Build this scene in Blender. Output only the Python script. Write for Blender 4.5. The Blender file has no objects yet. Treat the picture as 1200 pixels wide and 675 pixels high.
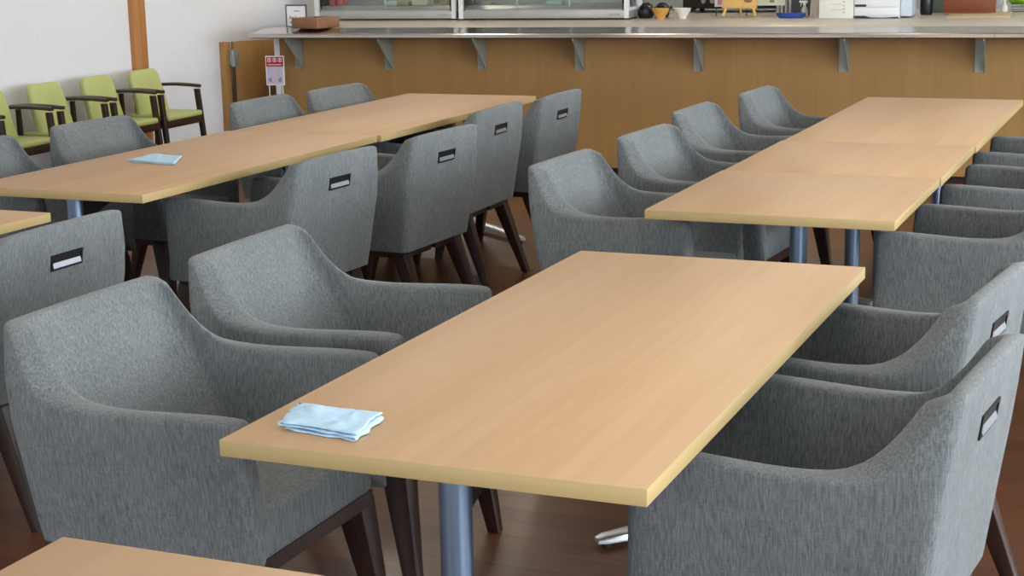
import bpy, bmesh, math, random
from mathutils import Vector, Matrix, noise
random.seed(7)
C = bpy.context.scene.collection
sc = bpy.context.scene
PI = math.pi

# ------------------------------------------------------------------ materials
def srgb(r, g, b):
    f = lambda c: (c / 255 / 12.92) if c / 255 <= .04045 else ((c / 255 + .055) / 1.055) ** 2.4
    return (f(r), f(g), f(b), 1)

def newmat(name):
    m = bpy.data.materials.new(name); m.use_nodes = True
    nt = m.node_tree
    return m, nt, nt.nodes['Principled BSDF']

def plain(name, col, rough=.5, metal=0, spec=.5, coat=0, var=.06, vscale=6):
    m, nt, b = newmat(name)
    b.inputs['Roughness'].default_value = rough
    b.inputs['Metallic'].default_value = metal
    b.inputs['Specular IOR Level'].default_value = spec
    b.inputs['Coat Weight'].default_value = coat
    tc = nt.nodes.new('ShaderNodeTexCoord')
    n = nt.nodes.new('ShaderNodeTexNoise'); n.inputs['Scale'].default_value = vscale; n.inputs['Detail'].default_value = 3
    nt.links.new(tc.outputs['Object'], n.inputs['Vector'])
    r = nt.nodes.new('ShaderNodeValToRGB')
    r.color_ramp.elements[0].position = .3; r.color_ramp.elements[1].position = .7
    c = srgb(*col)
    r.color_ramp.elements[0].color = tuple(x * (1 - var) for x in c[:3]) + (1,)
    r.color_ramp.elements[1].color = tuple(min(1, x * (1 + var)) for x in c[:3]) + (1,)
    nt.links.new(n.outputs['Fac'], r.inputs['Fac'])
    nt.links.new(r.outputs['Color'], b.inputs['Base Color'])
    return m

def grain(name, c1, c2, scale=(60, 3, 60), rough=.4, coat=0, spec=.5, bump=0, big=None):
    """straight wood grain: noise stretched along the smallest scale axis"""
    m, nt, b = newmat(name)
    b.inputs['Roughness'].default_value = rough; b.inputs['Coat Weight'].default_value = coat
    b.inputs['Specular IOR Level'].default_value = spec
    tc = nt.nodes.new('ShaderNodeTexCoord'); mp = nt.nodes.new('ShaderNodeMapping')
    mp.inputs['Scale'].default_value = scale
    nt.links.new(tc.outputs['Object'], mp.inputs['Vector'])
    n = nt.nodes.new('ShaderNodeTexNoise'); n.inputs['Scale'].default_value = 1; n.inputs['Detail'].default_value = 4
    n.inputs['Roughness'].default_value = .55
    nt.links.new(mp.outputs['Vector'], n.inputs['Vector'])
    mp2 = nt.nodes.new('ShaderNodeMapping'); mp2.inputs['Scale'].default_value = tuple(s * .16 for s in scale)
    nt.links.new(tc.outputs['Object'], mp2.inputs['Vector'])
    n2 = nt.nodes.new('ShaderNodeTexNoise'); n2.inputs['Scale'].default_value = 1; n2.inputs['Detail'].default_value = 2
    nt.links.new(mp2.outputs['Vector'], n2.inputs['Vector'])
    mx = nt.nodes.new('ShaderNodeMath'); mx.operation = 'ADD'
    nt.links.new(n.outputs['Fac'], mx.inputs[0]); nt.links.new(n2.outputs['Fac'], mx.inputs[1])
    r = nt.nodes.new('ShaderNodeValToRGB')
    r.color_ramp.elements[0].position = .38; r.color_ramp.elements[1].position = .62
    r.color_ramp.elements[0].color = srgb(*c1); r.color_ramp.elements[1].color = srgb(*c2)
    h = nt.nodes.new('ShaderNodeMath'); h.operation = 'MULTIPLY'; h.inputs[1].default_value = .5
    nt.links.new(mx.outputs[0], h.inputs[0]); nt.links.new(h.outputs[0], r.inputs['Fac'])
    nt.links.new(r.outputs['Color'], b.inputs['Base Color'])
    return m

def fabric(name, c1, c2, c3):
    m, nt, b = newmat(name)
    b.inputs['Roughness'].default_value = .9; b.inputs['Specular IOR Level'].default_value = .15
    b.inputs['Sheen Weight'].default_value = .12; b.inputs['Sheen Roughness'].default_value = .5
    tc = nt.nodes.new('ShaderNodeTexCoord')
    def nz(scale, det):
        mp = nt.nodes.new('ShaderNodeMapping'); mp.inputs['Scale'].default_value = scale
        nt.links.new(tc.outputs['Object'], mp.inputs['Vector'])
        n = nt.nodes.new('ShaderNodeTexNoise'); n.inputs['Scale'].default_value = 1; n.inputs['Detail'].default_value = det
        nt.links.new(mp.outputs['Vector'], n.inputs['Vector']); return n
    a = nz((330, 330, 22), 3); w = nz((90, 90, 420), 2); s = nz((5, 5, 3), 2)
    ad = nt.nodes.new('ShaderNodeMath'); ad.operation = 'MULTIPLY_ADD'; ad.inputs[1].default_value = .4
    nt.links.new(w.outputs['Fac'], ad.inputs[0]); nt.links.new(a.outputs['Fac'], ad.inputs[2])
    ad2 = nt.nodes.new('ShaderNodeMath'); ad2.operation = 'MULTIPLY_ADD'; ad2.inputs[1].default_value = .25
    nt.links.new(s.outputs['Fac'], ad2.inputs[0]); nt.links.new(ad.outputs[0], ad2.inputs[2])
    r = nt.nodes.new('ShaderNodeValToRGB'); e = r.color_ramp.elements
    e[0].position = .58; e[1].position = 1.0; e[0].color = srgb(*c1); e[1].color = srgb(*c3)
    k = e.new(.8); k.color = srgb(*c2)
    nt.links.new(ad2.outputs[0], r.inputs['Fac']); nt.links.new(r.outputs['Color'], b.inputs['Base Color'])
    bp = nt.nodes.new('ShaderNodeBump'); bp.inputs['Strength'].default_value = .12; bp.inputs['Distance'].default_value = .002
    nt.links.new(ad.outputs[0], bp.inputs['Height']); nt.links.new(bp.outputs['Normal'], b.inputs['Normal'])
    return m

def brushed(name, col, rough=.3, scale=(4, 200, 200)):
    m, nt, b = newmat(name)
    b.inputs['Metallic'].default_value = 1; b.inputs['Base Color'].default_value = srgb(*col)
    tc = nt.nodes.new('ShaderNodeTexCoord'); mp = nt.nodes.new('ShaderNodeMapping'); mp.inputs['Scale'].default_value = scale
    nt.links.new(tc.outputs['Object'], mp.inputs['Vector'])
    n = nt.nodes.new('ShaderNodeTexNoise'); n.inputs['Scale'].default_value = 1
    nt.links.new(mp.outputs['Vector'], n.inputs['Vector'])
    mr = nt.nodes.new('ShaderNodeMapRange'); mr.inputs['To Min'].default_value = rough * .8; mr.inputs['To Max'].default_value = rough * 1.25
    nt.links.new(n.outputs['Fac'], mr.inputs['Value']); nt.links.new(mr.outputs['Result'], b.inputs['Roughness'])
    return m

def glass(name, tint=(246, 249, 248)):
    m, nt, b = newmat(name)
    out = nt.nodes['Material Output']
    t = nt.nodes.new('ShaderNodeBsdfTransparent'); t.inputs['Color'].default_value = srgb(*tint)
    g = nt.nodes.new('ShaderNodeBsdfGlossy'); g.inputs['Roughness'].default_value = .03
    f = nt.nodes.new('ShaderNodeFresnel'); f.inputs['IOR'].default_value = 1.4
    mx = nt.nodes.new('ShaderNodeMixShader')
    nt.links.new(f.outputs[0], mx.inputs[0]); nt.links.new(t.outputs[0], mx.inputs[1]); nt.links.new(g.outputs[0], mx.inputs[2])
    nt.links.new(mx.outputs[0], out.inputs['Surface'])
    nt.nodes.remove(b)
    return m

def planks(name):
    m, nt, b = newmat(name)
    b.inputs['Roughness'].default_value = .33; b.inputs['Coat Weight'].default_value = .05; b.inputs['Coat Roughness'].default_value = .12
    tc = nt.nodes.new('ShaderNodeTexCoord')
    br = nt.nodes.new('ShaderNodeTexBrick')
    br.inputs['Color1'].default_value = srgb(88, 53, 32); br.inputs['Color2'].default_value = srgb(108, 68, 42)
    br.inputs['Mortar'].default_value = srgb(52, 30, 18); br.inputs['Scale'].default_value = 1
    br.inputs['Brick Width'].default_value = 1.82; br.inputs['Row Height'].default_value = .101
    br.inputs['Mortar Size'].default_value = .0018; br.offset = .37; br.inputs['Bias'].default_value = 0
    nt.links.new(tc.outputs['Object'], br.inputs['Vector'])
    mp = nt.nodes.new('ShaderNodeMapping'); mp.inputs['Scale'].default_value = (2.5, 45, 1)
    nt.links.new(tc.outputs['Object'], mp.inputs['Vector'])
    n = nt.nodes.new('ShaderNodeTexNoise'); n.inputs['Scale'].default_value = 1; n.inputs['Detail'].default_value = 5
    nt.links.new(mp.outputs['Vector'], n.inputs['Vector'])
    mx = nt.nodes.new('ShaderNodeMix'); mx.data_type = 'RGBA'; mx.blend_type = 'MULTIPLY'; mx.inputs[0].default_value = .55
    r = nt.nodes.new('ShaderNodeValToRGB'); r.color_ramp.elements[0].position = .3; r.color_ramp.elements[1].position = .7
    r.color_ramp.elements[0].color = (.5, .45, .42, 1)
    nt.links.new(n.outputs['Fac'], r.inputs['Fac'])
    nt.links.new(br.outputs['Color'], mx.inputs[6]); nt.links.new(r.outputs['Color'], mx.inputs[7])
    nt.links.new(mx.outputs[2], b.inputs['Base Color'])
    return m

M = dict(
    table=grain('beech_laminate', (186, 151, 114), (195, 161, 124), (34, 1.6, 34), .5, .0, .35),
    edge=grain('beech_edge', (180, 155, 106), (188, 164, 115), (2, 2, 60), .5),
    fabric=fabric('grey_weave', (86, 92, 94), (107, 112, 113), (126, 129, 130)),
    darkwood=grain('dark_walnut', (34, 20, 14), (58, 34, 24), (70, 70, 5), .38),
    green=plain('green_vinyl', (178, 185, 116), .5, var=.04),
    steel=brushed('satin_steel', (138, 158, 184), .38, (200, 200, 6)),
    chrome=brushed('polished_alloy', (225, 228, 232), .34),
    rail=brushed('stainless_rail', (190, 182, 176), .15, (.6, 12, 12)),
    bracket=plain('grey_painted_steel', (148, 156, 151), .42, .35),
    blackm=plain('black_metal', (22, 22, 24), .4),
    counter=grain('counter_veneer', (153, 117, 70), (160, 124, 76), (60, 60, 2.5), .5, 0, .3),
    lam=plain('pale_laminate', (196, 188, 174), .35, var=.03),
    gate=grain('gate_veneer', (160, 118, 66), (172, 130, 76), (60, 60, 3), .5),
    wall=plain('white_plaster', (226, 227, 232), .9, var=.015, vscale=30),
    ceil=plain('ceiling_white', (232, 231, 226), .9, var=.01),
    backwall=plain('kitchen_wall', (176, 178, 178), .7, var=.02),
    pillar=grain('knotty_cedar', (158, 104, 56), (186, 130, 76), (34, 34, 2), .6),
    floor=planks('walnut_planks'),
    toe=plain('dark_kick', (44, 32, 28), .6),
    white=plain('white_plastic', (226, 229, 233), .4, var=.02),
    cream=plain('cream_plastic', (226, 225, 219), .45, var=.02),
    grey=plain('grey_plastic', (140, 142, 144), .5),
    lgrey=plain('light_grey_metal', (176, 178, 176), .35, .4),
    paper=plain('paper', (232, 236, 240), .8, var=.02),
    black=plain('black_plastic', (20, 21, 26), .35),
    blue=plain('blue_plastic', (40, 72, 150), .4),
    red=plain('red_print', (172, 24, 44), .6),
    lav=plain('lavender_print', (196, 186, 208), .7),
    pink=plain('pink_print', (214, 150, 200), .7),
    wood=grain('pale_pine', (212, 170, 98), (230, 190, 120), (8, 60, 60), .5),
    tray=grain('varnished_tray', (118, 82, 58), (142, 100, 72), (8, 60, 60), .4),
    bowl=grain('bowl_wood', (196, 146, 70), (216, 168, 90), (30, 30, 60), .45),
    brown=grain('red_brown_wood', (112, 56, 28), (134, 70, 38), (5, 50, 50), .45),
    lime=plain('lime_plastic', (130, 180, 30), .5),
    teal=plain('teal_panel', (112, 136, 134), .4),
    cloth=plain('pale_blue_cloth', (184, 214, 236), .95, spec=.1, var=.05, vscale=60),
    pack=plain('red_package', (214, 90, 104), .4, var=.2, vscale=30),
    tan=plain('tan_box', (188, 168, 130), .6),
    pale=plain('pale_green_box', (222, 226, 206), .6),
    plate=plain('satin_plate', (156, 160, 166), .4, .8),
    glass=glass('clear_glass'),
)

# ------------------------------------------------------------------ helpers
def obj(name, bm, mat, parent=None, sharp=40, smooth=True):
    me = bpy.data.meshes.new(name); bmesh.ops.recalc_face_normals(bm, faces=bm.faces[:])
    bm.to_mesh(me); bm.free()
    for m in (mat if isinstance(mat, (list, tuple)) else [mat]): me.materials.append(m)
    if smooth:
        for p in me.polygons: p.use_smooth = True
        me.set_sharp_from_angle(angle=math.radians(sharp))
    o = bpy.data.objects.new(name, me); C.objects.link(o)
    if parent: o.parent = parent
    return o

def empty(name, loc=(0, 0, 0), rz=0):
    o = bpy.data.objects.new(name, None); C.objects.link(o)
    o.location = loc; o.rotation_euler = (0, 0, rz); o.empty_display_size = .1
    return o

def tag(o, label, cat=None, group=None):
    o['label'] = label
    if cat: o['category'] = cat
    if group: o['group'] = group
    return o

def struct(o):
    o['kind'] = 'structure'; return o

def box(bm, x0, x1, y0, y1, z0, z1, bev=0, seg=2, mi=0):
    r = bmesh.ops.create_cube(bm, size=1)
    vs = r['verts']
    for v in vs:
        v.co = Vector((x0 + (v.co.x + .5) * (x1 - x0), y0 + (v.co.y + .5) * (y1 - y0), z0 + (v.co.z + .5) * (z1 - z0)))
    fs = {f for v in vs for f in v.link_faces}
    for f in fs: f.material_index = mi
    if bev:
        es = list({e for v in vs for e in v.link_edges})
        bmesh.ops.bevel(bm, geom=es, offset=bev, segments=seg, affect='EDGES', profile=.5)
    return vs

def boxm(*a, **k):
    bm = bmesh.new(); box(bm, *a, **k); return bm

def prism(bm, pts, axis, a, b):
    """extrude polygon pts (2D) along axis from a to b"""
    def mk(p, t):
        if axis == 'x': return (t, p[0], p[1])
        if axis == 'y': return (p[0], t, p[1])
        return (p[0], p[1], t)
    A = [bm.verts.new(mk(p, a)) for p in pts]; B = [bm.verts.new(mk(p, b)) for p in pts]
    n = len(pts)
    for i in range(n): bm.faces.new((A[i], A[(i + 1) % n], B[(i + 1) % n], B[i]))
    bm.faces.new(A); bm.faces.new(B[::-1])

def lathe(bm, prof, n=28, cx=0, cy=0):
    rings = []
    for r, z in prof:
        if r < 1e-5: rings.append([bm.verts.new((cx, cy, z))])
        else: rings.append([bm.verts.new((cx + r * math.cos(2 * PI * i / n), cy + r * math.sin(2 * PI * i / n), z)) for i in range(n)])
    for a, b in zip(rings, rings[1:]):
        for i in range(n):
            j = (i + 1) % n
            q = [a[i % len(a)], a[j % len(a)], b[j % len(b)], b[i % len(b)]]
            u = []
            for v in q:
                if v not in u: u.append(v)
            if len(u) > 2: bm.faces.new(u)

def tube(bm, p0, p1, r0, r1=None, n=16, square=False):
    """tapered rod between two points; caps closed"""
    r1 = r0 if r1 is None else r1
    p0, p1 = Vector(p0), Vector(p1); d = (p1 - p0).normalized()
    a = Vector((1, 0, 0)) if abs(d.x) < .9 else Vector((0, 1, 0))
    if square: n = 4
    u = (a - d * a.dot(d)).normalized(); v = d.cross(u)
    k = PI / 4 if square else 0; s = math.sqrt(2) if square else 1
    A = [bm.verts.new(p0 + (u * math.cos(k + 2 * PI * i / n) + v * math.sin(k + 2 * PI * i / n)) * r0 * s) for i in range(n)]
    B = [bm.verts.new(p1 + (u * math.cos(k + 2 * PI * i / n) + v * math.sin(k + 2 * PI * i / n)) * r1 * s) for i in range(n)]
    for i in range(n): bm.faces.new((A[i], A[(i + 1) % n], B[(i + 1) % n], B[i]))
    bm.faces.new(A[::-1]); bm.faces.new(B)
    return A + B

def taper_leg(bm, top, bot, st, sb, bev=.004):
    A = []
    for (c, s) in ((top, st), (bot, sb)):
        A.append([bm.verts.new((c[0] + sx * s / 2, c[1] + sy * s / 2, c[2])) for sx, sy in ((-1, -1), (1, -1), (1, 1), (-1, 1))])
    es = []
    for i in range(4): bm.faces.new((A[0][i], A[0][(i + 1) % 4], A[1][(i + 1) % 4], A[1][i]))
    bm.faces.new(A[0]); bm.faces.new(A[1][::-1])
    ed = [e for e in bm.edges if (e.verts[0] in A[0] and e.verts[1] in A[1]) or (e.verts[0] in A[1] and e.verts[1] in A[0])]
    bmesh.ops.bevel(bm, geom=ed, offset=bev, segments=2, affect='EDGES', profile=.5)

def dup(root, loc, rz, label, group=None):
    r = root.copy(); C.objects.link(r); r.location = loc; r.rotation_euler = (0, 0, rz)
    r['label'] = label
    if group: r['group'] = group
    for ch in list(root.children):
        c = ch.copy(); C.objects.link(c); c.parent = r
        for g in list(ch.children):
            d = g.copy(); C.objects.link(d); d.parent = c
    return r

# ------------------------------------------------------------------ camera
FZ = .05; DZ = FZ - .035                       # floor offset used by all measured heights
cam = bpy.data.cameras.new('camera'); co = bpy.data.objects.new('camera', cam); C.objects.link(co)
R_ = Vector((0.9232766, 0.38365351, -0.01924313)); U_ = Vector((-0.06343312, 0.20167799, 0.97739564)); W_ = Vector((-0.37886218, 0.90118587, -0.21054091))
mw = Matrix((R_, U_, -W_)).transposed().to_4x4(); mw.translation = (0, 0, 1.54 + FZ)
co.matrix_world = mw
cam.sensor_width = 36; cam.lens = 1893.98 / 1200 * 36; cam.clip_end = 60
sc.camera = co

# ------------------------------------------------------------------ room shell
WX = -6.66                      # plane of the left wall
RX, NY, BY, CZ = 3.4, -2.2, 14.2, 2.75
o = struct(obj('floor', boxm(WX - .2, RX + .2, NY - .2, BY + .2, -.1, 0), M['floor'], smooth=False))
o = struct(obj('ceiling', boxm(WX - .2, RX + .2, NY - .2, BY + .2, CZ, CZ + .1), M['ceil'], smooth=False))
o = struct(obj('wall_left', boxm(WX - .15, WX, NY, BY, 0, CZ), M['wall'], smooth=False))
o = struct(obj('wall_back', boxm(WX, RX, BY, BY + .15, 0, CZ), M['backwall'], smooth=False))

def wall_with_windows(name, along, fixed, lo, hi, wins, z0, z1):
    """wall on x=fixed (along 'y') or y=fixed (along 'x') with openings"""
    bm = bmesh.new()
    def bx(a, b, c, d):
        if along == 'y': box(bm, fixed, fixed + .15, a, b, c, d)
        else: box(bm, a, b, fixed - .15, fixed, c, d)
    cur = lo
    for a, b in wins:
        bx(cur, a, 0, CZ); bx(a, b, 0, z0); bx(a, b, z1, CZ); cur = b
    bx(cur, hi, 0, CZ)
    struct(obj(name, bm, M['wall'], smooth=False))

RW = [(-1.2, 2.2), (3.0, 6.4), (7.0, 9.8)]
wall_with_windows('wall_right', 'y', RX, NY, BY, RW, .95, 2.6)
NW = [(-5.6, -2.6), (-2.0, 1.2)]
wall_with_windows('wall_near', 'x', NY, WX, RX, NW, .7, 2.45)

def window_frame(n, along, fixed, a, b, z0, z1):
    bm = bmesh.new(); t = .05
    for (p, q, c, d) in ((a, b, z0, z0 + t), (a, b, z1 - t, z1), (a, a + t, z0 + t, z1 - t), (b - t, b, z0 + t, z1 - t), ((a + b) / 2 - t / 2, (a + b) / 2 + t / 2, z0 + t, z1 - t)):
        if along == 'y': box(bm, fixed + .04, fixed + .1, p, q, c, d)
        else: box(bm, p, q, fixed - .1, fixed - .04, c, d)
    struct(obj('window_%d' % n, bm, M['lgrey'], smooth=False))
k = 1
for a, b in RW: window_frame(k, 'y', RX, a, b, .95, 2.6); k += 1
for a, b in NW: window_frame(k, 'x', NY, a, b, .7, 2.45); k += 1

# cedar post on the left wall, narrow jamb post carrying the gate
struct(obj('trim_1', boxm(WX - .01, WX + .035, 9.235, 9.385, 0, CZ, bev=.004), M['pillar']))
struct(obj('trim_2', boxm(WX - .01, WX + .05, 10.33, 10.40, 0, .875 + DZ, bev=.003), M['gate']))

# ------------------------------------------------------------------ lights: daylight through the windows, warm ceiling lamps
def area(name, loc, rot, sx, sy, power, col):
    l = bpy.data.lights.new(name, 'AREA'); l.shape = 'RECTANGLE'; l.size = sx; l.size_y = sy; l.energy = power; l.color = col
    o = bpy.data.objects.new(name, l); C.objects.link(o); o.location = loc; o.rotation_euler = rot
for i, (a, b) in enumerate(RW):
    area('daylight', (RX + .2, (a + b) / 2, 1.775), (0, PI / 2, 0), 1.65, b - a, 205 * (b - a) / 3, (.88, .945, 1))
for i, (a, b) in enumerate(NW):
    area('daylight', ((a + b) / 2, NY - .2, 1.6), (PI / 2, 0, 0), b - a, 1.75, 45, (.90, .955, 1))
for x, y in ((-5.0, 9.3), (-3.6, 9.3), (-1.7, 9.3), (-3.8, 6.4), (-1.2, 6.4), (-3.8, 3.0), (-1.2, 3.0), (-5.6, 12.0), (-3.0, 12.8), (-.8, 12.8)):
    l = bpy.data.lights.new('ceiling_lamp', 'POINT'); l.energy = 17 if y < 9 else (15 if y < 11 else 22); l.color = (1, .90, .76); l.shadow_soft_size = .09
    o = bpy.data.objects.new('ceiling_lamp', l); C.objects.link(o); o.location = (x, y, CZ - .12)
w = bpy.data.worlds.new('world'); sc.world = w; w.use_nodes = True
bg = w.node_tree.nodes['Background']; sky = w.node_tree.nodes.new('ShaderNodeTexSky'); sky.sky_type = 'NISHITA'
sky.sun_disc = False; sky.sun_elevation = math.radians(40); sky.sun_rotation = math.radians(200)
w.node_tree.links.new(sky.outputs[0], bg.inputs[0]); bg.inputs[1].default_value = .12

# ------------------------------------------------------------------ dining tables
TT, TH = .70 + FZ, .03
def make_table(x0, y0, L, label, W=.78, kind='long', arm=.5, end=.13, arm_near=None, splay=.72, cx=0):
    """x0,y0 near-left corner; long side along Y"""
    t = empty('dining_table', (x0 + W / 2, y0 + L / 2, 0))
    tag(t, label, 'table', 'dining tables')
    hx, hy = W / 2, L / 2
    bm = bmesh.new()
    box(bm, -hx, hx, -hy, hy, TT - TH, TT, bev=.0018, seg=2)
    bm.normal_update()
    for f in bm.faces: f.material_index = 0 if abs(f.normal.z) > .5 else 1
    obj('tabletop', bm, [M['table'], M['edge']], t)
    ys = [0] if kind == 'small' else [-hy + .13, hy - end]
    for y in ys:
        bm = bmesh.new(); lathe(bm, [(0, .05), (.029, .05), (.029, TT - TH - .012), (0, TT - TH - .012)], 32, cx, y)
        obj('leg', bm, M['steel'], t)
        s = -1 if y > 0 else 1
        bm = bmesh.new()
        if kind == 'small':
            box(bm, -.22, .22, y - .06, y + .06, TT - TH - .012, TT - TH - .001, bev=.002)
        else:
            box(bm, -.26, .26, y - .05, y + .05, TT - TH - .012, TT - TH - .001, bev=.002)
            g = s; gl_ = .30 if y < 0 else .14
            prism(bm, [(y + g * .02, TT - TH - .012), (y + g * gl_, TT - TH - .012), (y + g * gl_, TT - TH - .03), (y + g * .02, TT - TH - .125)], 'x', cx - .004, cx + .004)
        obj('mounting_plate', bm, M['blackm'], t)
        bm = bmesh.new(); lathe(bm, [(0, .025), (.05, .025), (.05, .045), (.034, .065), (0, .065)], 24, cx, y)
        obj('leg_collar', bm, M['chrome'], t)
        dirs = [(1, 1), (1, -1), (-1, 1), (-1, -1)] if kind == 'small' else [(1, s * splay), (-1, s * splay)]
        reach = arm_near if (arm_near and y < 0) else arm
        for dx, dy in dirs:
            d = Vector((dx, dy, 0)).normalized(); n = Vector((-d.y, d.x, 0))
            bm = bmesh.new()
            prof = []
            for (r, hw, zb, zt) in ((.0, .03, .02, .06), (reach * .5, .028, .016, .05), (reach - .02, .022, .014, .034), (reach, .016, .014, .028)):
                c = Vector((cx, y, 0)) + d * r
                prof.append([bm.verts.new((c + n * hw * a).to_tuple()[:2] + (zz,)) for a, zz in ((-1, zb), (1, zb), (1, zt - .006), (.6, zt), (-.6, zt), (-1, zt - .006))])
            for A, B in zip(prof, prof[1:]):
                for i in range(6): bm.faces.new((A[i], A[(i + 1) % 6], B[(i + 1) % 6], B[i]))
            bm.faces.new(prof[0]); bm.faces.new(prof[-1][::-1])
            ft = obj('foot', bm, M['chrome'], t, sharp=50)
            bm = bmesh.new(); c = Vector((cx, y, 0)) + d * (reach - .03); lathe(bm, [(0, 0), (.014, 0), (.012, .016), (0, .016)], 16, c.x, c.y)
            obj('glide', bm, M['blackm'], ft)
    return t

make_table(-1.519, 2.284, 1.822, 'front rectangular beech table in the open with a pale blue cloth on its corner', arm=.35, end=.03, splay=.95)
make_table(-1.562, 4.807, .918, 'small square beech table nearest of the three joined behind the front table', kind='small', arm=.36)
make_table(-1.556, 5.727, .914, 'middle beech table of the joined row running to the counter, between two seams', kind='small', arm=.29)
make_table(-1.549, 6.643, 1.90, 'long beech table at the counter end of the joined right-hand row', arm=.30)
make_table(-4.106, 4.622, 1.775, 'long beech table with a folded cloth, its corner facing the camera, left row', arm=.26, arm_near=.22)
make_table(-4.088, 6.40, 1.865, 'long beech table at the counter end of the left row', arm=.56, arm_near=.2, end=.06)
make_table(-4.18, 2.40, 1.82, 'beech table of which only one corner shows at the picture edge beside a grey chair', arm=.28)
make_table(-1.479, -.02, 1.825, 'beech table cut off by the bottom edge of the picture')

# ------------------------------------------------------------------ grey tub armchair (faces local +x)
def lerp(a, b, t): return a + (b - a) * t
def tabl(tb, z):
    if z <= tb[0][0]: return tb[0][1]
    for (a, x), (b, y) in zip(tb, tb[1:]):
        if z <= b: return lerp(x, y, (z - a) / (b - a))
    return tb[-1][1]
WZ = [(.30, .270), (.45, .288), (.63, .305), (.70, .287), (.79, .263)]
XB = [(.30, -.238), (.50, -.264), (.79, -.305)]
XF = [(.30, .304), (.62, .288), (.80, .28)]
TBK = [(.30, .115), (.45, .106), (.60, .066), (.70, .046), (.79, .034)]
TAZ = [(.30, .062), (.63, .050), (.70, .042), (.79, .034)]
RIZ = [(.30, .085), (.55, .065), (.65, .04), (.79, .024)]
Z0 = .315
RO = .024
def outer(kind, t, z):
    w, xb, xf = tabl(WZ, z), tabl(XB, z), tabl(XF, z)
    if kind == 'arm': return (lerp(xf, xb + RO, t), -w)
    if kind == 'cor':
        a = t * PI / 2; return (xb + RO - RO * math.sin(a), -w + RO - RO * math.cos(a))
    return (xb, (w - RO) * (2 * t - 1))
def inner(kind, t, z):
    w, xb, xf = tabl(WZ, z) - tabl(TAZ, z), tabl(XB, z) + tabl(TBK, z), tabl(XF, z)
    RI = tabl(RIZ, z)
    if kind == 'arm': return (lerp(xf, xb + RI, t), -w)
    if kind == 'cor':
        a = t * PI / 2; return (xb + RI - RI * math.sin(a), -w + RI - RI * math.cos(a))
    return (xb, (w - RI) * (2 * t - 1))
RIM = [(.276, .631), (.25, .633), (.2, .633), (.13, .631), (.06, .628), (0, .626), (-.05, .626), (-.10, .628), (-.140, .632), (-.172, .640), (-.197, .653), (-.217, .670), (-.235, .692), (-.249, .716), (-.260, .738), (-.268, .756), (-.274, .768)]
st = []
for x, h in RIM:
    xf, xe = tabl(XF, h), tabl(XB, h) + RO
    st.append(('arm', (x - xf) / (xe - xf), h))
for i in range(1, 6):
    st.append(('cor', i / 6, lerp(.772, .783, 1 - (1 - i / 6) ** 1.6)))
half = list(st)
bk = [('bk', i / 12,   .784 + .002 * (1 - (2 * i / 12 - 1) ** 2)) for i in range(13)]

def section(s):
    kind, t, h = s
    rr = lerp(.017, .013, max(0, min(1, (h - .64) / .12)))
    pts = []
    for f in (0, .02, .2, .4, .6, .8, 1):
        z = lerp(Z0, h - rr, f); x, y = outer(kind, t, z); pts.append((x, y, z))
    a, b = Vector(outer(kind, t, h - rr)), Vector(inner(kind, t, h - rr))
    for i in range(1, 8):
        an = PI * i / 8
        c = math.cos(an); c = math.copysign(abs(c) ** .68, c); s_ = math.sin(an) ** .68
        p = a.lerp(b, (1 - c) / 2); pts.append((p.x, p.y, h - rr + rr * s_))
    for f in (1, .8, .6, .4, .2, 0):
        z = lerp(.36, h - rr, f); x, y = inner(kind, t, z); pts.append((x, y, z))
    return pts
secs = [section(s) for s in half] + [section(s) for s in bk]
mir = [[(x, -y, z) for x, y, z in section(s)] for s in reversed(half)]
secs += mir
def inset(sec, d, dx):
    cy = sum(p[1] for p in sec) / len(sec)
    out = []
    zt = max(p[2] for p in sec)
    for x, y, z in sec:
        y2 = y + math.copysign(min(d, abs(cy - y)), cy - y)
        z2 = z - d * max(0, min(1, (z - (zt - .05)) / .05)) + d * max(0, min(1, ((Z0 + .03) - z) / .03)) * .5
        out.append((x + dx, y2, z2))
    return out
secs = [inset(secs[0], .018, .0175), inset(secs[0], .009, .0145), inset(secs[0], .003, .0085)] + secs + [inset(secs[-1], .003, .0085), inset(secs[-1], .009, .0145), inset(secs[-1], .018, .0175)]

def chair_shell():
    bm = bmesh.new(); rings = []
    for s in secs: rings.append([bm.verts.new((x, y, z + FZ)) for x, y, z in s])
    n = len(rings[0])
    for A, B in zip(rings, rings[1:]):
        for i in range(n):
            bm.faces.new((A[i], A[(i + 1) % n], B[(i + 1) % n], B[i]))
    bm.faces.new(rings[0]); bm.faces.new(rings[-1][::-1])
    return bm

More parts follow.
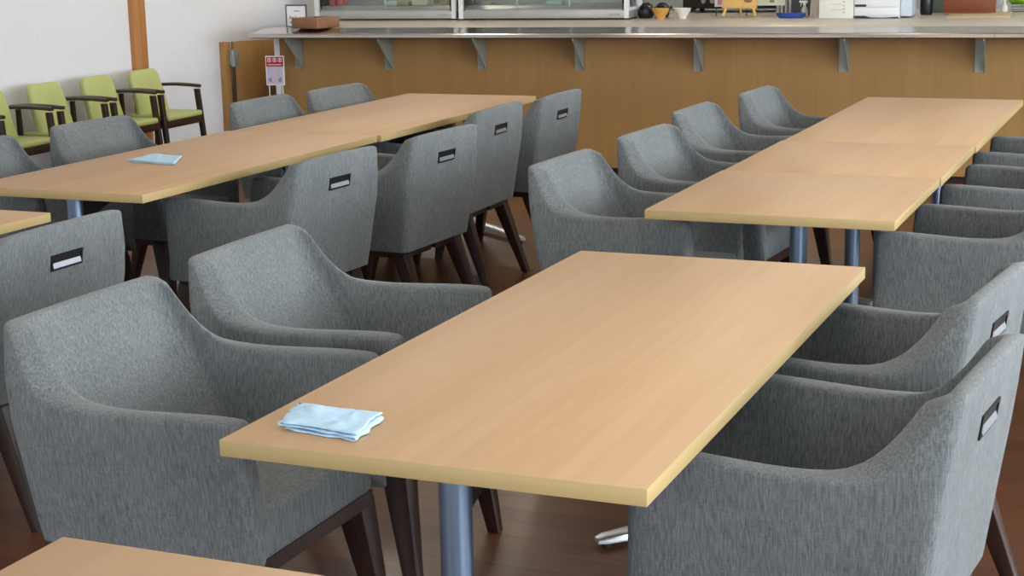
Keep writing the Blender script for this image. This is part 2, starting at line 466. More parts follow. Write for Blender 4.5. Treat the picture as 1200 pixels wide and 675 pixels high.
def grey_chair(loc, rz, label, group):
    t = empty('tub_armchair', loc, rz); tag(t, label, 'armchair', group)
    sh = obj('upholstered_shell', chair_shell(), M['fabric'], t, sharp=60)
    # seat cushion with a rounded front, softly domed
    bm = bmesh.new()
    box(bm, -.19, .296, -.236, .236, .318 + FZ, .432 + FZ, bev=.022, seg=4)
    obj('seat', bm, M['fabric'], t, sharp=60)
    bm = bmesh.new()
    for (a, b, c, d) in ((-.215, .285, -.245, -.215), (-.215, .285, .215, .245), (.255, .285, -.215, .215), (-.215, -.185, -.215, -.02), (-.215, -.185, .02, .215)):
        box(bm, a, b, c, d, .285 + FZ, .319 + FZ)
    box(bm, -.2, .27, -.2, .2, .3 + FZ, .319 + FZ)
    obj('seat_frame', bm, M['darkwood'], t, smooth=False)
    for sx, sy in ((1, -1), (1, 1), (-1, -1), (-1, 1)):
        bm = bmesh.new()
        if sx > 0: taper_leg(bm, (.246, sy * .226, .30 + FZ), (.300, sy * .258, 0), .070, .034)
        else: taper_leg(bm, (-.185, sy * .212, .30 + FZ), (-.310, sy * .235, 0), .062, .034)
        obj('leg', bm, M['darkwood'], t)
    # grip on the back panel: dark surround with a bright folded plate
    zc, hw, hh = .678, .07, .023
    def P(y, z, d=0): return (tabl(XB, z) - d, y, z + FZ)
    bm = bmesh.new()
    def slab(y0, y1, z0, z1, d0, d1):
        q = [P(y0, z0, d0), P(y1, z0, d0), P(y1, z1, d0), P(y0, z1, d0), P(y0, z0, d1), P(y1, z0, d1), P(y1, z1, d1), P(y0, z1, d1)]
        v = [bm.verts.new(c) for c in q]
        for f in ((0, 1, 2, 3), (4, 7, 6, 5), (0, 4, 5, 1), (1, 5, 6, 2), (2, 6, 7, 3), (3, 7, 4, 0)): bm.faces.new([v[i] for i in f])
    w_ = .007
    slab(-hw, hw, zc + hh - w_, zc + hh, -.004, .004); slab(-hw, hw, zc - hh, zc - hh + w_, -.004, .004)
    slab(-hw, -hw + w_, zc - hh + w_, zc + hh - w_, -.004, .004); slab(hw - w_, hw, zc - hh + w_, zc + hh - w_, -.004, .004)
    slab(-hw + w_, hw - w_, zc - hh + w_, zc + hh - w_, -.004, .0008)
    g = obj('grip_surround', bm, M['blackm'], t, smooth=False)
    bm = bmesh.new()
    rows = []
    for i in range(6):
        f = i / 5; z = lerp(zc - hh + w_, zc - .001, f); d = .0065 - .0055 * f
        rows.append([bm.verts.new(P(y, z, d)) for y in (-hw + w_ + .001, hw - w_ - .001)])
    for A, B in zip(rows, rows[1:]): bm.faces.new((A[0], A[1], B[1], B[0]))
    pl = obj('grip_plate', bm, M['plate'], g)
    return t

G = 'grey upholstered armchairs around the dining tables'
CH = [
 (-1.951, 2.870, -.005, 'grey tub armchair nearest the cloth end of the front table, back to the left'),
 (-1.982, 3.596, .019, 'grey tub armchair second along the open left side of the front table'),
 (-.585, 2.946, PI - .097, 'grey tub armchair tucked under the right side of the front table, nearest the camera'),
 (-.645, 3.672, PI - .118, 'grey tub armchair just behind the nearest one on the right of the front table'),
 (-1.759, 5.327, -.052, 'grey tub armchair on the left of the right row, nearest of four'),
 (-1.726, 6.173, -.07, 'grey tub armchair second of four on the left side of the right row'),
 (-1.795, 7.10, -.03, 'grey tub armchair third of four on the left side of the right row'),
 (-1.722, 7.968, -.041, 'grey tub armchair on the left of the right row, last of four, by the counter'),
 (-.557, 5.269, PI - .06, 'grey tub armchair at the near corner of the right row, side and arms showing'),
 (-.515, 6.300, PI - .04, 'grey tub armchair beside the middle joined table, only its arms showing'),
 (-.521, 7.258, PI - .023, 'grey tub armchair farthest along the right side of the right row, arms only'),
 (-3.166, 5.238, PI - .066, 'grey tub armchair showing its back and grip, nearest on the right of the left row'),
 (-3.090, 6.014, PI - .066, 'grey tub armchair turning its back, second of four on the left row'),
 (-3.250, 6.943, PI + .004, 'grey tub armchair turning its back, third of four on the left row'),
 (-3.198, 7.616, PI + .001, 'grey tub armchair with its back to us, last before the counter, left row'),
 (-4.270, 5.169, 0, 'grey tub armchair across the left row cut off by the left picture edge'),
 (-4.264, 5.960, -.043, 'grey tub armchair across the left row behind the folded cloth, before the green chairs'),
 (-4.041, 7.049, -.011, 'grey tub armchair across the left row in front of the brown gate'),
 (-3.979, 7.710, -.066, 'grey tub armchair across the left row, nearest the counter front and red notice'),
 (-3.20, 3.665, PI, 'grey tub armchair with bright grip, its back to us, at the left picture edge'),
]
for i, (x, y, a, lab) in enumerate(CH):
    if i == 0: proto = grey_chair((x, y, 0), a, lab, G)
    else: dup(proto, (x, y, 0), a, lab)

# ------------------------------------------------------------------ green armchairs along the wall (face local +x)
def green_chair(loc, rz, label):
    t = empty('wooden_armchair', loc, rz); tag(t, label, 'armchair', 'green armchairs along the white wall')
    f = FZ
    # seat pad
    bm = bmesh.new()
    box(bm, -.17, .19, -.205, .205,   .425 + f, .462 + f, bev=.014, seg=3)
    obj('seat', bm, M['green'], t)
    bm = bmesh.new()
    for (a, b, c, d) in ((-.18, .18, -.21, -.185), (-.18, .18, .185, .21), (.155, .18, -.185, .185), (-.18, -.155, -.185, .185)):
        box(bm, a, b, c, d, .378 + f, .43 + f, bev=.003)
    obj('seat_rail', bm, M['darkwood'], t)
    # padded back: rounded top corners, leaning
    bm = bmesh.new()
    hw, zb, zt, r = .172, .44, .742, .055
    out = [(-hw, zb), (hw, zb)]
    for i in range(7):
        a = PI / 2 * i / 6; out.append((hw - .012 - r + r * math.cos(a), zt - r + r * math.sin(a)))
    for i in range(7):
        a = PI / 2 + PI / 2 * i / 6; out.append((-hw + .012 + r + r * math.cos(a), zt - r + r * math.sin(a)))
    lean = lambda z: -.058 - (z - .43) * .25
    rings = []
    for d, ins in ((-.018, .006), (-.012, 0), (.012, 0), (.02, .006), (.024, .02)):
        rings.append([bm.verts.new((lean(z) + d, y * (1 - ins / hw), z - ins * ((z - .57) / .14) + f)) for y, z in out])
    n = len(out)
    for A, B in zip(rings, rings[1:]):
        for i in range(n): bm.faces.new((A[i], A[(i + 1) % n], B[(i + 1) % n], B[i]))
    bm.faces.new(rings[0]); bm.faces.new(rings[-1][::-1])
    obj('backrest', bm, M['green'], t, sharp=50)
    for s in (-1, 1):
        bm = bmesh.new(); taper_leg(bm, (.143, s * .222, .60 + f), (.205, s * .230, 0), .034, .028); obj('leg', bm, M['darkwood'], t)
        bm = bmesh.new(); taper_leg(bm, (-.165, s * .2, .44 + f), (-.20, s * .215, 0), .036, .028); obj('leg', bm, M['darkwood'], t)
        bm = bmesh.new(); taper_leg(bm, (-.155, s * .225, .605 + f), (-.165, s * .205, .36 + f), .026, .03); obj('arm_post', bm, M['darkwood'], t)
        bm = bmesh.new()
        prev = None
        for i in range(9):
            u = i / 8; x = lerp(-.21, .168, u); hw_ = .016 + .010 * math.sin(PI * u); zt_ = .61 + .010 * math.sin(PI * u); y = s * .222
            ring = [bm.verts.new((x, y + a * hw_, zt_ + b + f)) for a, b in ((-1, 0), (1, 0), (1, .014), (.6, .02), (-.6, .02), (-1, .014))]
            if prev:
                for k in range(6): bm.faces.new((prev[k], prev[(k + 1) % 6], ring[(k + 1) % 6], ring[k]))
            else: bm.faces.new(ring)
            prev = ring
        bm.faces.new(prev[::-1])
        obj('armrest', bm, M['darkwood'], t, sharp=50)
    return t
GX = -6.315
gl = [(9.055, 'green padded wooden armchair in front of the cedar post'),
      (8.545, 'green padded wooden armchair just left of the cedar post, second of the row'),
      (8.03, 'green padded wooden armchair second from the left picture edge against the white wall'),
      (7.50, 'green padded wooden armchair cut by the left picture edge, mostly its arm and seat showing')]
gp = green_chair((GX, gl[0][0], 0), .03, gl[0][1])
for y, lab in gl[1:]: dup(gp, (GX, y, 0), .03, lab)

# ------------------------------------------------------------------ serving counter: u along it, v towards the kitchen
AL = math.atan(.08); ca, sa = math.cos(AL), math.sin(AL)
OX, OY = -4.0, 10.476
def uv(u, v, z=0): return Vector((OX + u * ca - v * sa, OY + u * sa + v * ca, z))
def to_uv(x, y):
    dx, dy = x - OX, y - OY
    return dx * ca + dy * sa, -dx * sa + dy * ca
def at(x, y, z=0): return (x, y, z)
LZ = .985 + DZ                       # laminate top
U0, U1 = to_uv(-6.13, 10.30)[0], 5.2
ct = empty('serving_counter', (OX, OY, 0), AL)
tag(ct, 'long brown veneered serving counter with pale worktop closing off the kitchen', 'counter')
bm = bmesh.new(); box(bm, U0, U1, 0, .03, .035, LZ - .04); box(bm, U0, U0 + .03, .03, .7, .035, LZ - .04)
obj('front_panel', bm, M['counter'], ct, smooth=False)
obj('end_trim', boxm(U0 - .045, U0 - .001, .002, .05, .03, LZ - .045, bev=.002), M['white'], ct)
obj('kickboard', boxm(U0 + .02, U1, .045, .075, 0, .05), M['toe'], ct, smooth=False)
obj('worktop', boxm(U0 - .02, U1, -.012, 2.4, LZ - .04, LZ, bev=.004), M['lam'], ct)
# stainless tray rail, front lip and gently rising top, with welded joints
rail = empty('tray_rail', (OX, OY, DZ), AL)
tag(rail, 'polished stainless tray rail along the front of the serving counter', 'rail')
RU0 = to_uv(-6.21, 10.05)[0]
prof = [(-.287, .924), (-.292, .930), (-.292, .950), (-.287, .957), (-.27, .960), (-.15, .966), (-.05, .979), (-.0125, .984), (-.0125, .924)]
for u0, u1 in ((RU0, .715), (.717, 2.86), (2.862, U1)):
    bm = bmesh.new()
    prism(bm, prof, 'x', u0, u1)
    obj('rail_section', bm, M['rail'], rail, sharp=28)
# brackets carrying the rail
BR = [-5.975, -5.275, -4.575, -3.87, -3.045, -2.085, -1.235]
def bracket(u):
    p = uv(u, 0)
    t = empty('rail_bracket', (p.x, p.y, DZ), AL)
    bm = bmesh.new(); prism(bm, [(-.002, .923), (-.272, .923), (-.272, .908), (-.012, .69), (-.002, .69)], 'x', .022, .03)
    bm.verts.ensure_lookup_table()
    obj('web', bm, M['bracket'], t, smooth=False)
    bm = bmesh.new(); box(bm, -.034, .03, -.007, -.002, .69, .923); lathe(bm, [(0, 0), (.007, 0), (.006, .004), (0, .004)], 10)
    for v in bm.verts:
        if v.co.z < .1: v.co = Vector((v.co.x + .008, -.006 - v.co.z, .71 + v.co.y))
    obj('wall_flange', bm, M['bracket'], t, smooth=False)
    return t
bl = ['steel bracket under the rail at its free left end, below the framed card',
      'steel bracket under the rail, second from the free left end',
      'steel bracket under the rail, third from its free left end',
      'steel bracket under the rail joint, under the longer display case',
      'steel bracket under the rail below the white bowl and easel',
      'narrow-looking steel bracket under the rail below the white printer',
      'narrow-looking steel bracket under the rail below the red-brown box']
for i, x in enumerate(BR):
    y = OY + (x - OX) * .08
    u = to_uv(x, y)[0]
    if i == 0:
        b0 = bracket(u); tag(b0, bl[0], 'bracket', 'brackets under the tray rail')
    else:
        p = uv(u, 0); dup(b0, (p.x, p.y, DZ), AL, bl[i])

# swing gate beside the counter, open into the kitchen
gd = math.atan2(10.80 - 10.40, -6.449 + 6.60)
gt = empty('swing_gate', (-6.60, 10.40, DZ), gd)
tag(gt, 'brown veneered swing gate hinged to the white wall beside the counter', 'gate')
obj('panel', boxm(.012, .46, -.018, .018, .15, .875, bev=.002), M['gate'], gt)
for z in (.70, .19):
    bm = bmesh.new(); box(bm, -.03, .05, -.026, .026, z, z + (.11 if z > .5 else .05), bev=.004)
    lathe(bm, [(0, z - .008), (.014, z - .008), (.014, z + (.118 if z > .5 else .058)), (0, z + (.118 if z > .5 else .058))], 16, -.012, -.03)
    obj('hinge', bm, M['bracket'], gt)
bm = bmesh.new(); tube(bm, (.004, -.024, .24), (.004, -.024, .70), .006); obj('hinge_rod', bm, M['blackm'], gt)

# notice on a stand at the counter end
nt_ = empty('notice_stand', (-6.125, 10.22, DZ), AL + .15)
tag(nt_, 'small red-headed notice on a thin stand in front of the gate', 'notice')
obj('board', boxm(-.07, .07, -.004, .004, .575, .788, bev=.001), M['white'], nt_)
obj('body_print', boxm(-.06, .06, -.0056, -.0035, .585, .708), M['lav'], nt_, smooth=False)
hd = obj('red_header', boxm(-.063, .063, -.0056, -.0035, .71, .78), M['red'], nt_, smooth=False)
bm = bmesh.new()
for k in (-.04, 0, .04):
    for (a, b, c, d) in ((-.013, .013, .768, .772), (-.013, .013, .757, .760), (-.013, .013, .744, .748), (-.002, .002, .742, .774), (-.013, -.010, .744, .772), (.010, .013, .744, .772)):
        box(bm, k + a, k + b, -.0066, -.005, c, d)
box(bm, -.05, .05, -.0066, -.005, .722, .727)
obj('lettering', bm, M['white'], hd, smooth=False)
for k, q in ((-.035, 1), (.038, .9)):
    bm = bmesh.new()
    for (a, b, c, d) in ((-.010, .010, .60, .622), (-.006, .006, .6221, .634), (-.016, -.0101, .606, .62)):
        box(bm, k + a * q, k + b * q, -.0066, -.005, c, d)
    obj('pictogram', bm, M['grey'], nt_, smooth=False)
bm = bmesh.new()
for x in (-.05, .05): tube(bm, (x, 0.002, -DZ + .01), (x, .002, .6), .004)
obj('stand_legs', bm, M['white'], nt_)
obj('stand_base', boxm(-.09, .09, -.08, .08, -DZ, .014 - DZ, bev=.004), M['white'], nt_)

# ------------------------------------------------------------------ folded cloths on the tables
def cloth(name, corners, label, layers, thick, seed, ragged=.01):
    """folded stack: corners nl, fl, fr, nr on the table top; fold along the right edge"""
    rnd = random.Random(seed)
    nl, fl, fr, nr = [Vector(c) for c in corners]
    cen = (nl + fl + fr + nr) / 4
    nu, nv = 30, 16
    bm = bmesh.new()
    prevrow = None
    rows = []
    # zig-zag sheet: each layer runs across u, turning at the ends
    path = []
    for L in range(layers):
        us = [i / nu for i in range(nu + 1)]
        if L % 2: us = us[::-1]
        for u in us: path.append((u, L))
        if L < layers - 1:
            e = us[-1]
            for a in (.25, .5, .75): path.append((e + (1 if e > .5 else -1) * .022 * math.sin(a * PI), L + a))
    for (u, L) in path:
        row = []
        for j in range(nv + 1):
            v = j / nv
            p = nl.lerp(nr, u).lerp(fl.lerp(fr, u), v)
            lay = int(L); q = Vector((u * 5 + lay * 3.1 + seed, v * 5, lay * 1.7))
            rag = ragged * (noise.noise(q * 1.7)) * (1.6 if u < .1 else .5)
            wob = Vector((noise.noise(q * .8 + Vector((9, 0, 0))), noise.noise(q * .8 + Vector((0, 9, 0))))) * .006
            hump = .006 * math.exp(-((u - .3) / .28) ** 2 - ((v - .75) / .4) ** 2) + .006 * max(0, noise.noise(q * .9))
            edge = min(1, min(u, 1 - u) * 10, min(v, 1 - v) * 10 + .0)
            z = .0026 + L * thick + (hump * (L + 1) / layers) * max(.15, edge) + .0012 * noise.noise(q * 3)
            row.append(bm.verts.new((p.x + wob.x + rag - cen.x, p.y + wob.y + rag - cen.y, max(z, .0013))))
        rows.append(row)
    for A, B in zip(rows, rows[1:]):
        for j in range(nv): bm.faces.new((A[j], A[j + 1], B[j + 1], B[j]))
    o = obj(name, bm, M['cloth'], sharp=180)
    o.location = (cen.x, cen.y, TT)
    s = o.modifiers.new('thickness', 'SOLIDIFY'); s.thickness = .0022; s.offset = 0
    return tag(o, label, 'cloth', 'pale blue cloths left on the tables')
cloth('folded_cloth', [(-1.444, 2.372), (-1.476, 2.485), (-1.30, 2.475), (-1.284, 2.348)], 'crumpled pale blue cloth folded on the near corner of the front table', 3, .0062, 3, .006)
cloth('folded_cloth', [(-3.907, 5.35), (-3.926, 5.53), (-3.765, 5.51), (-3.66, 5.30)], 'flat pale blue cloth lying on the long table of the left row', 2, .005, 11, .004)

# ------------------------------------------------------------------ things on the counter
def showcase(x, y, w, label, nbars):
    t = empty('display_case', (x, y, LZ), AL); tag(t, label, 'display case', 'refrigerated display cases on the counter')
    H, D = .5, .42
    for dx in (.04, w - .04):
        for dy in (.05, D - .05):
            bm = bmesh.new(); lathe(bm, [(0, 0), (.014, 0), (.014, .012), (0, .012)], 14, dx, dy); obj('rubber_foot', bm, M['black'], t)
    obj('base', boxm(0, w, 0.002, D, .012, .07, bev=.003), M['lgrey'], t)
    bm = bmesh.new(); prism(bm, [(.006, .0705), (.006, .076), (.05, .108), (.40, .108), (.40, .0705)], 'x', .05, w - .05)
    obj('sloping_shelf', bm, M['lgrey'], t, smooth=False)
    for a in (0, w - .05):
        bm = bmesh.new(); prism(bm, [(.0, .0705), (.0, .10), (.03, H), (D, H), (D, .0705)], 'x', a + .03 if a == 0 else a, a + .05 if a == 0 else a + .02)
        obj('end_pane', bm, M['glass'], t, smooth=False)
        bm = bmesh.new()
        x0 = a if a == 0 else a + .015; x1 = x0 + .035
        for (p, q, c, d) in ((-.004, .03, .0, H), (.39, D, .012, H), (.03, .39, H - .03, H), (.03, .39, .06, .085)): box(bm, x0, x1, p, q, max(c, .012), d)
        obj('end_frame', bm, M['white'], t, smooth=False)
    obj('front_pane', boxm(.05, w - .05, .012, .016, .08, H - .02), M['glass'], t, smooth=False)
    obj('top_panel', boxm(0, w, .03, D, H, H + .008, bev=.001), M['glass'], t)
    obj('rear_door', boxm(.05, w - .05, D - .012, D - .006, .09, H - .01), M['backwall'], t, smooth=False)
    bm = bmesh.new()
    for k in range(nbars):
        u = lerp(.05, w - .05, (k + 1) / (nbars + 1)); box(bm, u - .006, u + .006, .018, .03, .10, H - .02)
    if nbars: obj('pane_bar', bm, M['white'], t, smooth=False)
    bm = bmesh.new(); xx = w - .15
    for k in range(8): box(bm, xx + k * .0105, xx + k * .0105 + .007, .0005, .0022, .034, .046)
    obj('maker_lettering', bm, M['grey'], t, smooth=False)
    return t
p1 = (-6.358, 11.25); p2 = (-5.150, 11.315)
showcase(p1[0], p1[1], 1.175, 'glass display case on the counter holding white and beige packs, left of two', 1)
showcase(p2[0], p2[1], 1.325, 'longer, nearly empty glass display case on the counter, right of two', 2)
def incase(p, u, v, z=.1085):
    return (p[0] + u * ca - v * sa, p[1] + u * sa + v * ca, LZ + z)
def small_box(name, p, u, w, d, h, mat, label, cat, v=.1, group=None):
    o = obj(name, boxm(-w / 2, w / 2, 0, d, 0, h, bev=.006), mat); o.location = incase(p, u, v); o.rotation_euler = (0, 0, AL)
    return tag(o, label, cat, group)
gk = 'packs inside the display cases'
small_box('food_pack', p1, .09, .05, .1, .16, M['pack'], 'pink and red pack at the left end inside the display case', 'pack', .14, gk)
small_box('food_pack', p1, .15, .045, .1, .15, M['pack'], 'second pink and red pack inside the display case, beside the first', 'pack', .14, gk)
small_box('food_tray', p1, .62, .09, .1, .035, M['white'], 'white tray inside the display case near its middle', 'tray', .07, gk)
small_box('food_pack', p1, .72, .085, .12, .032, M['tan'], 'flat beige pack between the white tray and pale pack', 'pack', .07, gk)
small_box('food_pack', p1, .84, .13, .14, .06, M['pale'], 'pale cream pack inside the display case, right of the beige one', 'pack', .1, gk)
small_box('food_pack', p1, 1.05, .07, .1, .04, M['tan'], 'small tan pack at the right end inside the first display case', 'pack', .08, gk)
small_box('food_pack', p2, .2, .07, .1, .022, M['tan'], 'small beige pack lying alone in the longer display case', 'pack', .08, gk)
small_box('food_pack', p2, .73, .12, .12, .03, plain('mint_pack', (170, 205, 195), .5), 'mint green and white flat pack in the longer display case', 'pack', .06, gk)

# framed card + varnished wooden tray on the free end of the counter
t = empty('menu_card', (-6.015, 10.37, LZ), AL - .05); tag(t, 'small framed white card standing at the free end of the counter', 'card')
bm = bmesh.new()
for (a, b, c, d) in ((-.085, .085, 0, .008), (-.085, .085, .152, .162), (-.085, -.077, .008, .152), (.077, .085, .008, .152)): box(bm, a, b, -.006, .006, c, d)
obj('frame', bm, plain('slate_frame', (72, 84, 104), .4), t, smooth=False)
obj('card_sheet', boxm(-.078, .078, -.002, .004, .007, .153), M['paper'], t, smooth=False)
bm = bmesh.new()
for (a, b, c, d) in ((-.02, .03, .112, .119), (-.055, -.04, .06, .078), (-.035, -.02, .064, .074), (-.012, .0, .062, .076), (-.05, -.02, .028, .044), (-.01, .005, .03, .042), (.02, .05, .066, .071)): box(bm, a, b, -.0032, -.0015, c, d)
obj('printed_lines', bm, M['grey'], t, smooth=False)
t = empty('wooden_tray', (-5.822, 10.305, LZ), -.15); tag(t, 'shallow varnished wooden tray on the counter beside the framed card', 'tray')
bm = bmesh.new(); hx, hy, hh = .115, .13, .075
box(bm, -hx, hx, -hy, hy, 0, .01, bev=.002)
for (a, b, c, d) in ((-hx, hx, -hy, -hy + .014), (-hx, hx, hy - .014, hy), (-hx, -hx + .014, -hy + .014, hy - .014), (hx - .014, hx, -hy + .014, hy - .014)): box(bm, a, b, c, d, .0, hh, bev=.003)
obj('tray_box', bm, M['tray'], t)
obj('lid_board', boxm(-hx + .015, hx - .015, -hy + .015, hy - .015, .05, .062, bev=.003), M['wood'], t)

# bowls
def bowl(x, y, r, h, mat, label):
    t = bm = bmesh.new()
    lathe(bm, [(0, 0), (r * .45, 0), (r * .47, .008), (r * .62, h * .35), (r * .86, h * .72), (r, h), (r * .955, h), (r * .8, h * .72), (r * .56, h * .38), (r * .3, .014), (0, .014)], 36)
    o = obj('bowl', bm, mat); o.location = (x, y, LZ); return tag(o, label, 'bowl', 'bowls on the counter')
bowl(-3.62, 11.53, .068, .078, M['bowl'], 'yellow wooden bowl on the counter beside the black kettle')
bowl(-3.475, 11.60, .066, .076, M['cream'], 'white bowl on the counter beside the yellow wooden bowl')
# black kettle and coffee pot
def kettle(x, y, r, h, label):
    t = empty('kettle', (x, y, LZ), 0); tag(t, label, 'kettle', 'black pots beside the display case')
    bm = bmesh.new(); lathe(bm, [(0, 0), (r * .8, 0), (r, h * .25), (r * .98, h * .55), (r * .7, h * .85), (r * .5, h * .92), (0, h * .95)], 28); obj('body', bm, M['black'], t)
    bm = bmesh.new(); lathe(bm, [(0, h * .93), (r * .2, h * .95), (r * .15, h * 1.05), (0, h * 1.08)], 16); obj('lid_knob', bm, M['black'], t)
    bm = bmesh.new(); tube(bm, (r * .7, -r * .3, h * .4), (r * 1.5, -r * .6, h * .8), r * .22, r * .13); obj('spout', bm, M['black'], t)
    bm = bmesh.new()
    pts = [(-r * .6 * math.cos(a) * 1.4, r * .3, h * .55 + h * .5 * math.sin(a)) for a in [PI * i / 8 for i in range(9)]]
    for a, b in zip(pts, pts[1:]): tube(bm, a, b, r * .1, n=8)
    obj('handle', bm, M['black'], t)
kettle(-3.775, 11.66, .062, .105, 'round black kettle on the counter against the display case end')
kettle(-3.69, 11.78, .06, .10, 'black pot behind the yellow wooden bowl')
o = obj('milk_carton', boxm(-.026, .026, -.026, .026, 0, .07, bev=.004), plain('pale_blue_carton', (184, 206, 228), .5)); o.location = (-3.79, 11.80, LZ); tag(o, 'small pale blue carton between the display case and the black kettle', 'carton')

# dark cooker with grey column and the shelf behind
t = empty('cooker', (-3.12, 12.55, LZ), AL); tag(t, 'black kitchen cooker standing behind the bowls and easel', 'cooker')
obj('body', boxm(-.62, .62, -.02, .45, .03, .42, bev=.01), M['black'], t)
obj('side_column', boxm(-.27, -.2, -.06, -.022, .05, .42, bev=.004), M['grey'], t)
bm = bmesh.new()
for x in (-.55, .55):
    for y in (.05, .4): lathe(bm, [(0, 0), (.02, 0), (.02, .03), (0, .03)], 12, x, y)
obj('cooker_feet', bm, M['blackm'], t)
bm = bmesh.new()
for x in (-.45, -.38, .3, .37):
    tube(bm, (x, -.02, .09), (x, -.045, .09), .018, n=16)
obj('control_knobs', bm, M['grey'], t)

# wooden easel sign, small cards behind it
t = empty('wooden_easel', (-3.10, 11.83, LZ), AL); tag(t, 'pale wooden board on short splayed legs standing on the counter', 'easel')
bm = bmesh.new(); box(bm, -.135, .125, -.012, .012, .062, .24, bev=.006)
obj('board', bm, M['wood'], t)
bm = bmesh.new(); lathe(bm, [(0, 0), (.03, 0), (.028, .003), (0, .003)], 20)
for v in bm.verts: v.co = Vector((v.co.x + .06, -.0125 - v.co.z, .118 + v.co.y * .45))
obj('carved_mark', bm, M['tray'], t)
for x, sx in ((-.105, -.018), (.098, .018)):
    bm = bmesh.new(); tube(bm, (x, 0, .07), (x + sx, -.03, .0045), .011, .010, n=10); obj('leg', bm, M['wood'], t)
bm = bmesh.new(); tube(bm, (-.01, .01, .12), (-.01, .1, .007), .010, .009, n=10); obj('prop_leg', bm, M['wood'], t)
def card(x, y, w, h, z, mats, label):
    t = empty('picture_card', (x, y, LZ), AL); tag(t, label, 'card', 'picture cards behind the easel')
    obj('sheet', boxm(-w / 2, w / 2, -.003, .003, z, z + h), M['paper'], t, smooth=False)
    obj('printed_area', boxm(-w / 2 + .022, w / 2 - .004, -.0042, -.0028, z + .014, z + h - .01), mats[0], t, smooth=False)
    bm = bmesh.new(); box(bm, mats[2] - .016, mats[2] + .02, -.0055, -.004, z + .022, z + .04); box(bm, mats[2] - .008, mats[2] + .016, -.0055, -.004, z + .04, z + .05); obj('printed_motif', bm, mats[1], t, smooth=False)
    bm = bmesh.new()
    for xx in (-w / 2 + .01, w / 2 - .01): tube(bm, (xx, .004, 0), (xx, .004, z + .03), .004, n=8)
    obj('card_stand', bm, M['blackm'], t)
card(-3.20, 11.95, .25, .2, .07, (M['pink'], plain('plum_print', (96, 30, 70), .6), -.03), 'white card with a pink picture, half hidden behind the wooden easel')
card(-2.93, 12.02, .24, .2, .075, (M['pale'], plain('green_print', (120, 150, 100), .6), .02), 'white card with a pale green print, just right of the wooden easel')

# ribbed grey box, blue dish, spray bottle
t = empty('ribbed_bin', (-2.83, 12.12, LZ), AL); tag(t, 'ribbed grey plastic bin standing behind the blue dish', 'bin')
obj('bin_body', boxm(-.07, .075, 0, .16, 0, .2, bev=.006), M['grey'], t)
bm = bmesh.new()
for k in range(5): box(bm, -.06 + k * .03, -.048 + k * .03, -.006, .001, .01, .19)
obj('ribs', bm, M['lgrey'], t, smooth=False)
o = obj('blue_dish', bmesh.new(), M['blue']); bm = bmesh.new()
for zz in (0,): lathe(bm, [(0, 0), (.085, 0), (.1, .012), (.11, .036), (.105, .036), (.094, .014), (0, .008)], 36)
for v in bm.verts: v.co.y *= .55
bm.to_mesh(o.data); bm.free()
o.location = (-2.685, 11.68, LZ); o.rotation_euler = (0, 0, AL); tag(o, 'shallow blue oval dish on the counter left of the printer', 'dish')
def spray(x, y, label, mat, s=1):
    t = empty('spray_bottle', (x, y, LZ), AL); tag(t, label, 'bottle', 'spray bottles on the counter')
    bm = bmesh.new(); lathe(bm, [(0, 0), (.03 * s, 0), (.032 * s, .01 * s), (.032 * s, .06 * s), (.014 * s, .088 * s), (.012 * s, .1 * s), (0, .1 * s)], 22); obj('bottle_body', bm, mat, t)
    bm = bmesh.new(); box(bm, -.012 * s, .012 * s, -.012 * s, .012 * s, .1 * s, .12 * s, bev=.002); box(bm, -.045 * s, .026 * s, -.01 * s, .01 * s, .118 * s, .138 * s, bev=.004)
    obj('spray_head', bm, M['white'], t)
    bm = bmesh.new(); prism(bm, [(-.03 * s, .118 * s), (-.024 * s, .118 * s), (-.03 * s, .09 * s), (-.035 * s, .09 * s)], 'y', -.005, .005); obj('trigger', bm, M['white'], t, smooth=False)
spray(-2.62, 11.83, 'pale spray bottle standing behind the blue dish', M['lgrey'], .85)
t = obj('dark_caddy', boxm(-.085, .085, 0, .1, 0, .125, bev=.006), plain('charcoal_caddy', (62, 62, 66), .5)); t.location = (-2.66, 11.97, LZ); t.rotation_euler = (0, 0, AL); tag(t, 'charcoal caddy behind the pale spray bottle and blue dish', 'caddy')
bm = bmesh.new()
a = [(-.035, -.04), (.035, -.04), (.035, .04), (-.035, .04)]
A = [bm.verts.new((x * 1.0, y, 0)) for x, y in a]; B = [bm.verts.new((x * .95 + .004, y * .8, .11)) for x, y in a]; D_ = [bm.verts.new((x * .8 + .006, y * .12, .19)) for x, y in a]
for P, Q in ((A, B), (B, D_)):
    for i in range(4): bm.faces.new((P[i], P[(i + 1) % 4], Q[(i + 1) % 4], Q[i]))
bm.faces.new(A); bm.faces.new(D_)
o = obj('paper_bag', bm, plain('grey_paper', (190, 184, 176), .8)); o.location = (-2.535, 11.80, LZ); o.rotation_euler = (0, 0, AL); tag(o, 'folded grey paper bag between the blue dish and the printer', 'bag')

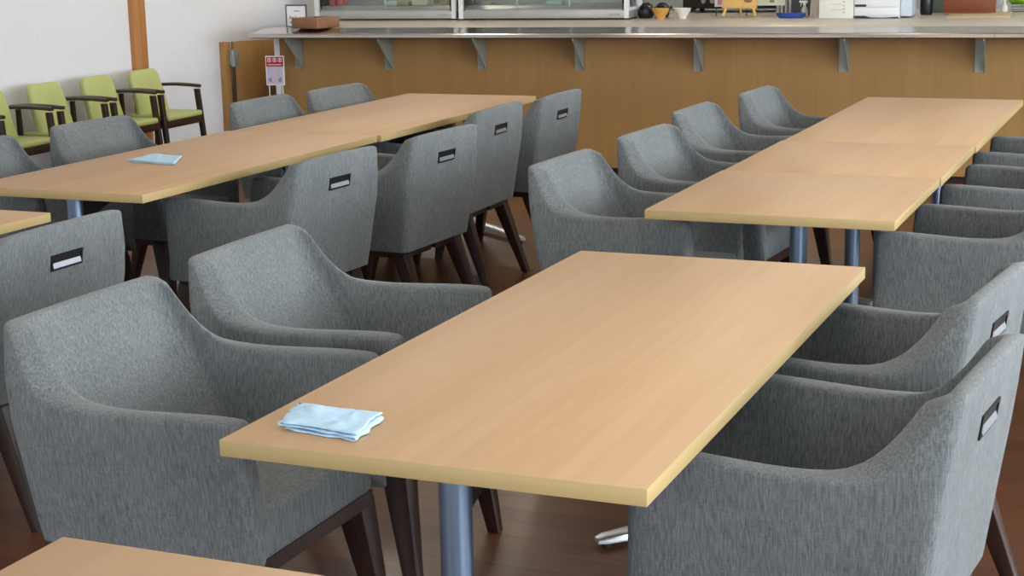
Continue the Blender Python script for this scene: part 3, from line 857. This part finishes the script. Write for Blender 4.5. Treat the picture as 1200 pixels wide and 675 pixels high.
# white multifunction printer
t = empty('printer', (-2.462, 11.585, LZ), AL); tag(t, 'white office printer with paper drawers standing on the counter', 'printer')
obj('body', boxm(.245, .56, 0, .42, .0, .42, bev=.006), M['white'], t)
obj('control_side', boxm(0, .243, -.006, .42, .0, .42, bev=.006), M['cream'], t)
obj('side_cover', boxm(.5615, .64, .03, .42, .012, .42, bev=.01), plain('cool_white', (206, 216, 230), .4), t)
dr = obj('paper_drawer', boxm(.25, .553, -.009, -.0005, .02, .076, bev=.002), M['white'], t)
obj('drawer_slot', boxm(.252, .33, -.0105, -.0085, .082, .098), M['black'], t, smooth=False)
dr = obj('paper_drawer', boxm(.25, .553, -.009, -.0005, .081, .2, bev=.002), M['white'], t)
bm = bmesh.new(); prism(bm, [(.25, .003), (.25, .019), (.32, .019), (.36, .008), (.45, .006), (.55, .012), (.555, .003)], 'y', -.012, -.006); obj('base_trim', bm, M['black'], t, smooth=False)
bm = bmesh.new()
for z in (.04, .064, .088, .112, .136, .16): box(bm, .168, .18, -.0085, -.0055, z, z + .007)
for z in (.06, .1): box(bm, .09, .16, -.0085, -.0055, z, z + .002)
obj('indicator_marks', bm, M['grey'], t, smooth=False)

# black canister, teal panel, red-brown box on board, right-hand bottle, basket
t = empty('canister', (-1.795, 12.13, LZ), 0); tag(t, 'rounded black canister right beside the white printer', 'canister')
bm = bmesh.new(); lathe(bm, [(0, 0), (.038, 0), (.046, .02), (.046, .15), (.036, .185), (0, .19)], 26); obj('canister_body', bm, M['black'], t)
bm = bmesh.new(); lathe(bm, [(0, .1905), (.03, .1905), (.03, .205), (.01, .215), (0, .215)], 20); obj('lid', bm, M['blackm'], t)
o = obj('teal_panel', boxm(-.058, .058, 0, .02, 0, .3, bev=.003), M['teal']); o.location = (-1.735, 12.42, LZ); o.rotation_euler = (0, 0, AL); tag(o, 'upright grey-teal panel between the black canister and brown box', 'panel')
o = obj('chopping_board', boxm(-.21, .21, -.0, .68, 0, .012, bev=.003), M['tan']); o.location = (-1.375, 11.66, LZ); o.rotation_euler = (0, 0, AL); tag(o, 'flat tan board under the red-brown wooden box', 'board')
t = empty('wooden_box', (-1.495, 12.16, LZ + .0125), AL); tag(t, 'red-brown wooden box standing on a tan board on the counter', 'box')
bm = bmesh.new()
box(bm, -.18, .18, -.012, 0, 0, .2, bev=.002); box(bm, -.18, -.168, .0, .13, 0, .2); box(bm, .168, .18, .0, .13, 0, .2); box(bm, -.168, .168, .118, .13, 0, .2); box(bm, -.168, .168, 0, .118, 0, .01)
obj('box_body', bm, M['brown'], t)
spray(-1.275, 12.36, 'white spray bottle by the lime green bag', M['cream'], .78)
t = empty('wire_basket', (-1.10, 12.56, LZ), AL); tag(t, 'grey basket on the counter under the lime green bag', 'basket')
bm = bmesh.new()
for z in (.008, .03, .05):
    for (a, b) in (((-.15, 0), (.15, 0)), ((.15, 0), (.15, .2)), ((.15, .2), (-.15, .2)), ((-.15, .2), (-.15, 0))): tube(bm, (a[0], a[1], z), (b[0], b[1], z), .004, n=8)
for k in range(13):
    x = -.15 + .025 * k
    for y in (0, .2): tube(bm, (x, y, .006), (x, y, .052), .002, n=6)
obj('wires', bm, M['lgrey'], t)
obj('basket_floor', boxm(-.148, .148, .002, .198, .004, .01), M['lgrey'], t, smooth=False)
bm = bmesh.new(); bmesh.ops.create_icosphere(bm, subdivisions=4, radius=1)
for v in bm.verts:
    q = v.co.copy(); d = 1 + .12 * noise.noise(q * 2.2)
    v.co = Vector((q.x * .19 * d, q.y * .095 * d, max(q.z * .075 * d, -.055) + .055))
o = obj('lime_bag', bm, M['lime'], sharp=180); o.location = (-1.12, 12.66, LZ + .054); tag(o, 'lime green soft bag resting on the grey basket', 'bag')

# ------------------------------------------------------------------ view
sc.view_settings.view_transform = 'Standard'; sc.view_settings.look = 'None'
sc.view_settings.gamma = 1; sc.view_settings.use_curve_mapping = False
sc.view_settings.exposure = 0.12
sc.cycles.use_denoising = True
sc.cycles.max_bounces = 8
sc.cycles.sample_clamp_indirect = 6
